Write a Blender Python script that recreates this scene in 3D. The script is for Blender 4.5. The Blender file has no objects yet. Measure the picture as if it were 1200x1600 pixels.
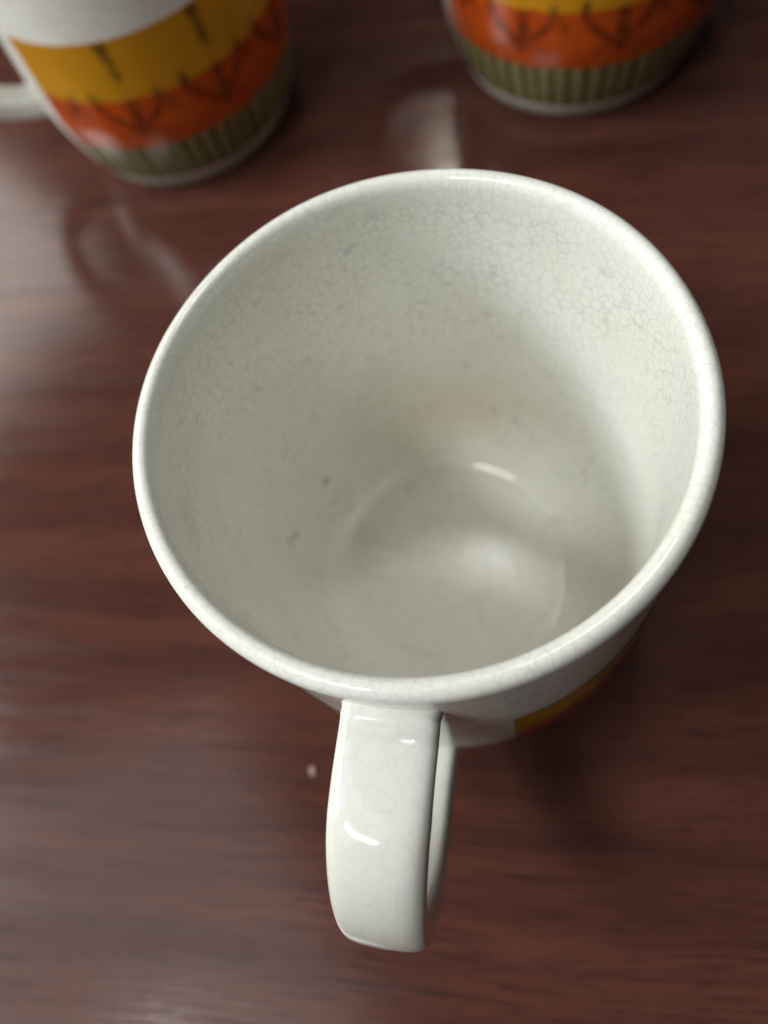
import bpy, math, random
from mathutils import Matrix, Vector, noise
random.seed(7)
S = bpy.context.scene
COL = S.collection

# ---------------------------------------------------------------- camera
cam = bpy.data.cameras.new('camera')
cam.sensor_fit = 'VERTICAL'; cam.sensor_height = 36.0; cam.sensor_width = 27.0
cam.lens = 27.0
cam.clip_start = 0.005; cam.clip_end = 50
cam.dof.use_dof = True
cam.dof.focus_distance = 0.105
cam.dof.aperture_fstop = 9.5
cam_o = bpy.data.objects.new('camera', cam); COL.objects.link(cam_o)
Rv = Vector((0.9119355, -0.3779988, -0.1596575)); Uv = Vector((0.4103335, 0.8400740, 0.3548267))
Fv = Vector((0.0, 0.3890919, -0.9211990)); Cv = Vector((-0.0098426, -0.0527326, 0.1834561))
cam_o.matrix_world = Matrix(((Rv.x, Uv.x, -Fv.x, Cv.x), (Rv.y, Uv.y, -Fv.y, Cv.y), (Rv.z, Uv.z, -Fv.z, Cv.z), (0, 0, 0, 1)))
S.camera = cam_o

# ---------------------------------------------------------------- world, lamps, exposure
S.view_settings.view_transform = 'Standard'; S.view_settings.look = 'None'
S.view_settings.exposure = 0.10; S.view_settings.gamma = 1.0
W = bpy.data.worlds.new('World'); S.world = W; W.use_nodes = True
bg = W.node_tree.nodes['Background']
bg.inputs[0].default_value = (0.92, 1.0, 0.98, 1); bg.inputs[1].default_value = 0.03

def area(name, pos, aim, sx, sy, rad, col, up='Y'):
    """rectangular lamp of radiance `rad` at pos, facing aim"""
    l = bpy.data.lights.new(name, 'AREA'); l.shape = 'RECTANGLE'; l.size = sx; l.size_y = sy
    l.energy = rad * math.pi * sx * sy
    l.color = col
    o = bpy.data.objects.new(name, l); COL.objects.link(o)
    o.location = pos
    o.rotation_euler = (Vector(pos)-Vector(aim)).to_track_quat('Z', 'Y').to_euler()
    return o
def polar(az, el, d):
    az, el = math.radians(az), math.radians(el)
    return (d*math.cos(az)*math.cos(el), d*math.sin(az)*math.cos(el), d*math.sin(el))
area('side_window', (-.84, .30, .74), (0, .06, .05), .46, .22, 30.0, (0.95, 1.0, 0.985))
area('ceiling_lamp', polar(209.5, 56.5, 1.3), (0, 0, .06), .38, .075, 42.0, (0.97, 1.0, 0.97))
area('far_window', polar(123, 36, 2.2), (-.07, .18, 0), 1.1, .42, 4.3, (1.0, 0.96, 0.88))
area('high_window', polar(-173, 58, 1.6), (0, 0, .03), 1.0, .85, 1.15, (.96, 1.0, .98))
area('ceiling_panel', (.235, .455, 1.42), (0, 0, .03), .15, .15, 27.0, (1.0, .99, .95))
area('lit_doorway', polar(70.2, 44, 2.2), (.06, .14, 0), .065, .22, 16.0, (1.0, 0.95, 0.78))

# ---------------------------------------------------------------- material helpers
def mat(name):
    m = bpy.data.materials.new(name); m.use_nodes = True
    nt = m.node_tree; b = nt.nodes['Principled BSDF']
    return m, nt, b
def N(nt, t, **kw):
    n = nt.nodes.new(t)
    for k, v in kw.items(): setattr(n, k, v)
    return n
def L(nt, a, b): nt.links.new(a, b)
def mth(nt, op, a, b=None, c=None, clamp=False):
    n = N(nt, 'ShaderNodeMath', operation=op, use_clamp=clamp)
    for i, v in enumerate((a, b, c)):
        if v is None: continue
        if isinstance(v, (int, float)): n.inputs[i].default_value = v
        else: L(nt, v, n.inputs[i])
    return n.outputs[0]
def mixc(nt, f, a, b):
    n = N(nt, 'ShaderNodeMix', data_type='RGBA')
    for i, v in ((0, f), (6, a), (7, b)):
        if isinstance(v, (int, float)): n.inputs[i].default_value = v
        elif isinstance(v, tuple): n.inputs[i].default_value = (*v, 1)
        else: L(nt, v, n.inputs[i])
    return n.outputs[2]
def noise_n(nt, vec, scale, detail=3, rough=.5):
    n = N(nt, 'ShaderNodeTexNoise'); n.inputs['Scale'].default_value = scale
    n.inputs['Detail'].default_value = detail; n.inputs['Roughness'].default_value = rough
    L(nt, vec, n.inputs['Vector']); return n
def ramp(nt, v, lo, hi, smooth=True):
    n = N(nt, 'ShaderNodeMapRange', interpolation_type='SMOOTHSTEP' if smooth else 'LINEAR')
    n.inputs[1].default_value = lo; n.inputs[2].default_value = hi
    L(nt, v, n.inputs[0]); return n.outputs[0]

# ---------------------------------------------------------------- crackled white glaze
def glaze(name, stains=(), crack=0.36, s1=540, s2=860, floor=True, ca=(.892, .882, .83), cb=(.87, .848, .77)):
    m, nt, b = mat(name)
    tc = N(nt, 'ShaderNodeTexCoord').outputs['Object']
    wob = noise_n(nt, tc, 160, 2)
    add = N(nt, 'ShaderNodeVectorMath', operation='MULTIPLY_ADD')
    L(nt, wob.outputs['Color'], add.inputs[0]); add.inputs[1].default_value = (.0014,)*3; L(nt, tc, add.inputs[2])
    P = add.outputs[0]
    def crackle(scale, width):
        v = N(nt, 'ShaderNodeTexVoronoi', feature='DISTANCE_TO_EDGE'); v.inputs['Scale'].default_value = scale
        L(nt, P, v.inputs['Vector'])
        return mth(nt, 'SUBTRACT', 1.0, ramp(nt, v.outputs['Distance'], 0.0, width), clamp=True)
    c1 = crackle(s1, .09); c2 = crackle(s2, .07)
    if floor:      # wide cells where the glaze pools on the flat bottom
        sp = N(nt, 'ShaderNodeSeparateXYZ'); L(nt, tc, sp.inputs[0])
        low = mth(nt, 'LESS_THAN', sp.outputs[2], .0085)
        inv = mth(nt, 'SUBTRACT', 1.0, low)
        c1 = mth(nt, 'ADD', mth(nt, 'MULTIPLY', c1, inv), mth(nt, 'MULTIPLY', mth(nt, 'MULTIPLY', crackle(140, .028), .6), low)); c2 = mth(nt, 'MULTIPLY', c2, inv)
    if floor: rad = mth(nt, 'SQRT', mth(nt, 'ADD', mth(nt, 'MULTIPLY', sp.outputs[0], sp.outputs[0]), mth(nt, 'MULTIPLY', sp.outputs[1], sp.outputs[1])))
    k1 = ramp(nt, noise_n(nt, tc, 90, 3).outputs[0], .38, .66)
    k2 = ramp(nt, noise_n(nt, tc, 70, 3).outputs[0], .46, .70)
    cr = mth(nt, 'MAXIMUM', mth(nt, 'MULTIPLY', c1, mth(nt, 'MULTIPLY_ADD', k1, .4, .6)), mth(nt, 'MULTIPLY', c2, mth(nt, 'MULTIPLY', k2, .35)))
    if floor:
        ang = mth(nt, 'ARCTAN2', sp.outputs[1], sp.outputs[0])
        v1 = N(nt, 'ShaderNodeTexVoronoi', feature='DISTANCE_TO_EDGE', voronoi_dimensions='1D'); v1.inputs['Scale'].default_value = 1.0
        jit = mth(nt, 'MULTIPLY', wob.outputs[0], .5)
        L(nt, mth(nt, 'MULTIPLY_ADD', ang, 18.0, jit), v1.inputs['W'])
        tick = mth(nt, 'SUBTRACT', 1.0, ramp(nt, v1.outputs['Distance'], 0.0, .075), clamp=True)
        side = mth(nt, 'MULTIPLY_ADD', ramp(nt, sp.outputs[0], .012, .036), .85, .25)
        zone = mth(nt, 'MULTIPLY', mth(nt, 'MULTIPLY', side, ramp(nt, sp.outputs[2], .0860, .0885)), ramp(nt, noise_n(nt, tc, 45, 3).outputs[0], .38, .62))
        cr = mth(nt, 'MULTIPLY', cr, mth(nt, 'MULTIPLY_ADD', ramp(nt, sp.outputs[2], .0850, .0880), -.5, 1.0))
        cr = mth(nt, 'MAXIMUM', cr, mth(nt, 'MULTIPLY', mth(nt, 'MULTIPLY', tick, zone), 1.15))
    base = mixc(nt, ramp(nt, noise_n(nt, tc, 38, 4).outputs[0], .35, .7), ca, cb)
    col = mixc(nt, mth(nt, 'MULTIPLY', cr, crack), base, (.22, .205, .19))
    if floor:      # shade on the inward-curving foot band, mixed into the glaze colour
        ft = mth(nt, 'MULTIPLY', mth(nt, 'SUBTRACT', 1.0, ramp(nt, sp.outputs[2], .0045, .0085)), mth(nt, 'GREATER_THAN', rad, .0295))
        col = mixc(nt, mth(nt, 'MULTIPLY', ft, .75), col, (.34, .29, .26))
    for (pos, srad, c, amt, soft) in stains:
        dv = N(nt, 'ShaderNodeVectorMath', operation='DISTANCE')
        L(nt, tc, dv.inputs[0]); dv.inputs[1].default_value = [q*.001 for q in pos]
        nz = noise_n(nt, tc, 1.1/(srad*.001), 3).outputs[0]
        dd = mth(nt, 'MULTIPLY_ADD', mth(nt, 'SUBTRACT', nz, .5), srad*.0016, dv.outputs['Value'])
        f = mth(nt, 'SUBTRACT', 1.0, ramp(nt, dd, srad*.001*(1-soft), srad*.001), clamp=True)
        f = mth(nt, 'MULTIPLY', f, amt)
        col = mixc(nt, f, col, c)
    L(nt, col, b.inputs['Base Color'])
    b.inputs['Roughness'].default_value = .12
    b.inputs['IOR'].default_value = 1.5
    rg = mth(nt, 'MULTIPLY_ADD', ramp(nt, noise_n(nt, tc, 60, 4).outputs[0], .3, .8), .07, .07)
    if floor: rg = mth(nt, 'MULTIPLY_ADD', mth(nt, 'MULTIPLY', mth(nt, 'LESS_THAN', sp.outputs[2], .0066), mth(nt, 'LESS_THAN', rad, .0238)), .13, rg)   # worn flat bottom
    if floor:      # dull film left in the base corner on the handle's side
        film = mth(nt, 'MULTIPLY', mth(nt, 'SUBTRACT', 1.0, ramp(nt, sp.outputs[2], .008, .012)), mth(nt, 'SUBTRACT', 1.0, ramp(nt, mth(nt, 'ADD', sp.outputs[0], sp.outputs[1]), -.012, .002)))
        rg = mth(nt, 'MULTIPLY_ADD', film, .38, rg)
    L(nt, rg, b.inputs['Roughness'])
    bp = N(nt, 'ShaderNodeBump'); bp.inputs['Strength'].default_value = .12; bp.inputs['Distance'].default_value = .0004
    h = mth(nt, 'MULTIPLY_ADD', cr, -.04, noise_n(nt, tc, 110, 2).outputs[0])
    L(nt, h, bp.inputs['Height']); L(nt, bp.outputs[0], b.inputs['Normal'])
    return m
BROWN = (.34, .25, .13); DK = (.20, .13, .07)
STAINS = [((12, 33, 20), 32, (.66, .56, .385), .55, .95), ((-19.3, 30.4, 18.4), 1.1, DK, .8, .6), ((-30.6, 19.9, 20.9), 1.6, BROWN, .55, .8),
          ((-32, 18.3, 22.3), 1.7, BROWN, .5, .8), ((27.1, 24, 19.4), 1.4, DK, .5, .8), ((35.4, 5.8, 17.9), 1.1, DK, .5, .8), ((23.4, 28.2, 21.4), 2.2, BROWN, .25, .9),
          ((35.9, 10.8, 83), 2.2, (.3, .31, .24), .2, .95), ((37.5, 6, 81), 2.2, (.3, .31, .24), .15, .95), ((-37.4, 2.9, 80), 7, (.55, .50, .33), .3, .9),
          ((-1.3, 25.7, 6), 2.5, (.4, .36, .3), .2, .95), ((-17.6, 20.1, 6.5), 5, (.45, .42, .36), .15, .95)]
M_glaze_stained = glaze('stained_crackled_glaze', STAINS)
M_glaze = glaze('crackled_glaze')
M_handle = glaze('handle_glaze', [((-30, -54, 74), 8, (.62, .57, .40), .35, .95), ((-17, -36, 78), 3, (.5, .44, .34), .35, .9)], crack=.09, s1=330, s2=620, floor=False, ca=(.77, .77, .72), cb=(.75, .735, .66))

# ---------------------------------------------------------------- printed decal (colours carried on the mesh)
m, nt, b = mat('printed_decal'); M_decal = m
at = N(nt, 'ShaderNodeAttribute', attribute_name='print')
tc = N(nt, 'ShaderNodeTexCoord').outputs['Object']
L(nt, mixc(nt, mth(nt, 'MULTIPLY', noise_n(nt, tc, 220, 4).outputs[0], .18), at.outputs['Color'], (.05, .03, .01)), b.inputs['Base Color'])
b.inputs['Roughness'].default_value = .14

# ---------------------------------------------------------------- wood-grain table
m, nt, b = mat('red_brown_wood_grain'); M_wood = m
tc = N(nt, 'ShaderNodeTexCoord').outputs['Object']
def stretched(sx, sy, loc=(0, 0, 0)):
    mp = N(nt, 'ShaderNodeMapping'); mp.inputs['Scale'].default_value = (sx, sy, 1); mp.inputs['Location'].default_value = loc
    L(nt, tc, mp.inputs['Vector']); return mp.outputs[0]
warp = noise_n(nt, stretched(9, 14), 1, 2).outputs['Color']
wv = N(nt, 'ShaderNodeVectorMath', operation='MULTIPLY_ADD'); L(nt, warp, wv.inputs[0]); wv.inputs[1].default_value = (0, .010, 0); L(nt, tc, wv.inputs[2])
def st2(sx, sy, loc):
    mp = N(nt, 'ShaderNodeMapping'); mp.inputs['Scale'].default_value = (sx, sy, 1); mp.inputs['Location'].default_value = loc
    L(nt, wv.outputs[0], mp.inputs['Vector']); return mp.outputs[0]
g1 = noise_n(nt, st2(5, 85, (1, 2, 0)), 1, 3, .55).outputs[0]      # broad figure
g2 = noise_n(nt, st2(14, 240, (5, 1, 0)), 1, 4, .6).outputs[0]     # streaks
g3 = noise_n(nt, st2(60, 900, (3, 7, 0)), 1, 3, .6).outputs[0]     # pores
c = mixc(nt, ramp(nt, g1, .30, .70), (.074, .0258, .0192), (.114, .0385, .0265))
c = mixc(nt, mth(nt, 'MULTIPLY', ramp(nt, g2, .46, .78), .5), c, (.030, .0115, .0095))
c = mixc(nt, mth(nt, 'MULTIPLY', ramp(nt, g3, .48, .70), .6), c, (.030, .013, .011))
pr = noise_n(nt, st2(130, 2600, (2, 4, 0)), 1, 2, .5).outputs[0]
c = mixc(nt, mth(nt, 'MULTIPLY', ramp(nt, pr, .60, .70), .6), c, (.020, .009, .008))
L(nt, c, b.inputs['Base Color'])
sm = noise_n(nt, tc, 28, 4, .6).outputs[0]
L(nt, mth(nt, 'ADD', mth(nt, 'MULTIPLY_ADD', sm, .10, .07), mth(nt, 'MULTIPLY', ramp(nt, g2, .35, .75), .07)), b.inputs['Roughness'])
bp = N(nt, 'ShaderNodeBump'); bp.inputs['Strength'].default_value = .15; bp.inputs['Distance'].default_value = .0003
L(nt, g3, bp.inputs['Height']); L(nt, bp.outputs[0], b.inputs['Normal'])

m, nt, b = mat('crumb'); M_crumb = m
b.inputs['Base Color'].default_value = (.42, .26, .22, 1); b.inputs['Roughness'].default_value = .6

# ---------------------------------------------------------------- mesh helpers
def mesh(name, v, f, material, smooth=True):
    me = bpy.data.meshes.new(name); me.from_pydata(v, [], f); me.update()
    me.materials.append(material)
    if smooth:
        for p in me.polygons: p.use_smooth = True
    return me
def link(name, data, parent=None):
    o = bpy.data.objects.new(name, data); COL.objects.link(o)
    if parent: o.parent = parent
    return o
def catmull(pts, n):
    out = []
    P = [pts[0]] + list(pts) + [pts[-1]]
    for i in range(1, len(P)-2):
        for k in range(n):
            t = k/n
            out.append(tuple(.5*((2*P[i][j]) + (-P[i-1][j]+P[i+1][j])*t + (2*P[i-1][j]-5*P[i][j]+4*P[i+1][j]-P[i+2][j])*t*t
                             + (-P[i-1][j]+3*P[i][j]-3*P[i+1][j]+P[i+2][j])*t**3) for j in range(2)))
    out.append(tuple(pts[-1])); return out

# outer wall: foot, curved lower quarter, nearly straight wall with a slight belly
RF, HC, NE, RM, HH = 33.3, 30.0, 1.42, 41.6, 91.7
def outer_r(z):
    if z < HC:
        t = 1 - z/HC
        return RF + (RM-RF)*(1-t**NE)**(1/NE)
    return RM + (40.35-RM)*((z-HC)/(HH-HC))
def build_body_mesh(material):
    prof = [(0, 1.2), (29.2, 1.2), (30.0, .2), (31.4, 0.0), (33.0, .3)]
    z = 1.2
    while z < 85.5:
        prof.append((outer_r(z), z)); z += 1.4
    lip = catmull([(40.5, 85.6), (40.75, 87.4), (41.0, 89.2), (40.75, 90.7), (39.9, 91.6), (38.9, 91.75), (38.1, 91.2), (37.65, 90.0), (37.5, 87.5)], 4)
    inn = catmull([(37.5, 87.5), (37.7, 70), (38.0, 52), (38.0, 38), (37.4, 26), (36.0, 18), (33.6, 12.2), (30.4, 8.7), (28.4, 7.2), (27.0, 6.5), (25.6, 6.16), (24.0, 6.1), (21.5, 6.15), (12, 6.3), (0, 6.35)], 7)
    prof += lip + inn[1:]
    NS = 224; v = []; f = []
    rows = []
    for (r, z) in prof:
        if r < 1e-6:
            v.append((0, 0, z*.001)); rows.append([len(v)-1]); continue
        base = len(v)
        for i in range(NS):
            a = 2*math.pi*i/NS
            wob = 1 + (.0035*math.sin(2*a+.6) + .0026*noise.noise(Vector((math.cos(a)*2, math.sin(a)*2, z*.04)))) * max(0, min(1, (z-60)/25))
            v.append((r*wob*math.cos(a)*.001, r*wob*math.sin(a)*.001, (z + (.25*math.sin(a*2+1.)+.12*math.sin(a*5)) * max(0, (z-80)/12))*.001))
        rows.append(list(range(base, base+NS)))
    for A, B in zip(rows, rows[1:]):
        for i in range(NS):
            j = (i+1) % NS
            if len(A) == 1: f.append((A[0], B[j], B[i]))
            elif len(B) == 1: f.append((A[i], A[j], B[0]))
            else: f.append((A[i], A[j], B[j], B[i]))
    return mesh('mug_body', v, f, material)

# strap handle: a rounded strap swept round a loop in the x-z plane (x = outward)
def build_handle_mesh():
    op = catmull([(38.2, 80.0), (40.4, 80.5), (41.6, 80.8), (42.8, 80.6), (45.5, 80.9), (49.5, 81.2), (54, 81.0), (58.6, 79.9), (63.2, 77.0), (67.4, 72.0), (70.4, 65.4), (71.8, 58), (71.8, 49), (70.0, 39.5), (66.0, 31.0),
                  (60, 24.8), (53, 21.0), (46, 18.8), (38.2, 17.8)], 8)
    v = []; f = []; NC = 36
    n = len(op)
    for k, (r, z) in enumerate(op):
        a = op[max(0, k-1)]; c = op[min(n-1, k+1)]
        tx, tz = c[0]-a[0], c[1]-a[1]; l = math.hypot(tx, tz); tx /= l; tz /= l
        nx, nz = -tz, tx                     # outward normal
        if k == 0: pass
        s = k/(n-1)
        hw = 6.8 - 2.0*max(0, s-.34)/.66 ; th = 6.4 - .5*math.sin(math.pi*s)
        if s < .06: hw += .5*(1-s/.06)
        if s > .92: hw += .6*(s-.92)/.08; th += 1.0*(s-.92)/.08
        for i in range(NC):
            t = 2*math.pi*i/NC
            e = .36 + .17*math.exp(-((s-.43)/.13)**2)
            cx = math.copysign(abs(math.cos(t))**e, math.cos(t)); cz = math.copysign(abs(math.sin(t))**e, math.sin(t))
            if cz < 0: cx *= 1 - .10*(-cz)  # inner face a little narrower
            crown = (.34*(1-min(1, abs(cx-.05))**1.7)) if cz > 0 else 0
            wav = .22*noise.noise(Vector((cx*1.3, s*5, cz)))
            y = hw*cx + wav; d = -th/2 + (th/2)*cz + crown + wav*.6
            v.append(((r+nx*d)*.001, y*.001, (z+nz*d)*.001))
    for k in range(n-1):
        for i in range(NC):
            j = (i+1) % NC
            f.append((k*NC+i, k*NC+j, (k+1)*NC+j, (k+1)*NC+i))
    f.append(tuple(range(NC))[::-1]); f.append(tuple((n-1)*NC+i for i in range(NC)))
    me = mesh('mug_handle', v, f, M_handle)
    return me

# the printed band: colours per vertex, 0.1 mm proud of the glaze
DEC0, DEC1 = math.radians(23), math.radians(337)
ZGB, ZGO, ZOY, ZYT = 7.6, 23.0, 39.8, 57.0
def seg_d(px, py, pts):
    best = 9e9
    for (ax, ay), (bx, by) in zip(pts, pts[1:]):
        dx, dy = bx-ax, by-ay; t = max(0, min(1, ((px-ax)*dx+(py-ay)*dy)/(dx*dx+dy*dy)))
        best = min(best, math.hypot(px-ax-t*dx, py-ay-t*dy))
    return best
# strokes of one motif in millimetres (x along the wall, z up): dashed stem, curved arms, foot strokes
MOTIF = [([(0, 56.0), (.2, 51.4)], .9, .9), ([(.3, 48.9), (.7, 46.4)], .75, .8), ([(.4, 44.0), (.4, 33.0)], .15, .35),
         ([(-9.6, 41.2), (-9.0, 37.8), (-6.4, 34.2), (-2.8, 31.6), (0, 30.2)], .7, .85), ([(8.8, 40.6), (8.4, 37.2), (5.6, 33.8), (2.6, 31.4)], .6, .75),
         ([(.5, 38.0), (.2, 35.0), (1.2, 32.0), (0, 29.2)], .95, .85), ([(-7.0, 28.0), (-3.5, 29.3), (0, 30.0), (4.2, 29.0), (7.4, 27.4)], .3, .45), ([(10.6, 37.4), (11.6, 35.2)], .8, .5)]
def build_decal_mesh():
    NA, NZ = 520, 104
    v = []; f = []; col = []
    step = 26.0; half = step/2
    for iz in range(NZ+1):
        z = ZGB + (ZYT-ZGB)*iz/NZ
        for ia in range(NA+1):
            a = DEC0 + (DEC1-DEC0)*ia/NA
            wob = 1 + (.0035*math.sin(2*a+.6) + .0026*noise.noise(Vector((math.cos(a)*2, math.sin(a)*2, z*.04)))) * max(0, min(1, (z-60)/25))
            r = outer_r(z)*wob + .12
            v.append((r*math.cos(a)*.001, r*math.sin(a)*.001, z*.001))
            x = (a-DEC0)*41.0
            nn = noise.noise(Vector((x*.35, 3.3, 0)))
            stripe = .5+.5*math.sin(x*2*math.pi/4.6 + 1.6*noise.noise(Vector((x*.12, 8, z*.02))))
            zb = ZGO + 1.1*(stripe-.5) + .8*nn
            zy = ZOY + .35*noise.noise(Vector((x*.2, 1, 2)))
            if z < zb:
                k = max(0, min(1, (stripe-.6)/.16)); k2 = .5+.5*noise.noise(Vector((x*.9, 0, z*.05)))
                c = [(.26*(1-k)+.075*k), (.23*(1-k)+.070*k), (.105*(1-k)+.02*k)]
                c = [q*(.8+.35*k2) for q in c]
                if z < ZGB+.9: c = [q*.45 for q in c]
            elif z < zy:
                w = .5+.5*noise.noise(Vector((x*.16, z*.2, 4)))
                c = [.47+.10*w, .058+.03*w, .008]
            else:
                w = .5+.5*noise.noise(Vector((x*.12, z*.1, 9)))
                c = [.60+.06*w, .265+.04*w, .012]
            lx = ((x - 28.9 + half) % step) - half
            if z > 26 and 8 < x < 214:
                k = 0
                for p, w_, al in MOTIF:
                    al *= .75 + .5*noise.noise(Vector((x*.5, z*.5, 6)))
                    k = max(k, al*max(0, min(1, (w_*(1.5+.7*noise.noise(Vector((x*.3, z*.3, 2))))+.5-seg_d(lx, z, p))/.6)))
                c = [q*(1-k)+e*k for q, e in zip(c, (.03, .010, .006))]
            col += [*c, 1.0]
    W1 = NA+1
    for iz in range(NZ):
        for ia in range(NA):
            f.append((iz*W1+ia, iz*W1+ia+1, (iz+1)*W1+ia+1, (iz+1)*W1+ia))
    me = mesh('mug_decal', v, f, M_decal)
    at = me.color_attributes.new('print', 'FLOAT_COLOR', 'POINT')
    at.data.foreach_set('color', col)
    return me

# ---------------------------------------------------------------- table
TA = math.radians(-25.5)
def build_table():
    import bmesh
    bm = bmesh.new(); bmesh.ops.create_cube(bm, size=1)
    for q in bm.verts: q.co = Vector((q.co.x*1.6, q.co.y*.9, q.co.z*.03 - .015))
    bmesh.ops.bevel(bm, geom=bm.edges[:], offset=.004, segments=3, affect='EDGES', profile=.5)
    me = bpy.data.meshes.new('table'); bm.to_mesh(me); bm.free(); me.materials.append(M_wood)
    return me
tb = link('table', build_table()); tb.rotation_euler.z = TA; tb.location = (.03, .08, 0)
tb['label'] = 'glossy reddish brown wood grain table top under the mugs'; tb['category'] = 'table'

# ---------------------------------------------------------------- mugs
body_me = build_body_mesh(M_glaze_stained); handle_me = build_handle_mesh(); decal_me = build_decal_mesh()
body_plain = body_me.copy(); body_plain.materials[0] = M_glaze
GROUP = 'matching crackled mugs on the table'
mug = bpy.data.objects.new('mug', None); COL.objects.link(mug); mug.empty_display_size = .02
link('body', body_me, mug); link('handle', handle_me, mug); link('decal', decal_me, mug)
mug['category'] = 'mug'; mug['group'] = GROUP
mug.rotation_euler.z = math.radians(-119.4)
mug['label'] = 'empty white crackle-glazed mug in front, seen from above into its stained inside'
# the stains are given in room coordinates, so the front mug's body keeps the room's axes
mug.children[0].rotation_euler.z = math.radians(119.4)
for (x, y, rz, dz, label) in ((-13.61, 191.06, 174, 12.5, 'mug at the left edge with plain white upper half above its printed band'),
                              (108.76, 148.35, 141, 15.0, 'mug behind the front one showing only its brightly lit orange and green lower part')):
    t = mug.copy(); COL.objects.link(t); t.location = (x*.001, y*.001, 0); t.rotation_euler.z = math.radians(rz); t['label'] = label
    for ch in list(mug.children):
        c = ch.copy(); COL.objects.link(c); c.parent = t
        if c.name.startswith('body'): c.data = body_plain
        if c.name.startswith('decal'): c.rotation_euler.z = math.radians(dz)

# ---------------------------------------------------------------- crumb beside the handle
v = []; f = []
import bmesh
bm = bmesh.new(); bmesh.ops.create_icosphere(bm, subdivisions=2, radius=.0009)
for q in bm.verts:
    q.co *= 1 + .5*noise.noise(q.co*1500); q.co.z *= .6; q.co.y *= 1.3
me = bpy.data.meshes.new('crumb'); bm.to_mesh(me); bm.free(); me.materials.append(M_crumb)
for p in me.polygons: p.use_smooth = True
o = link('crumb', me); o.location = (-.0495, -.0277, .0003)
o['label'] = 'tiny pale crumb on the table left of the front handle'; o['category'] = 'crumb'
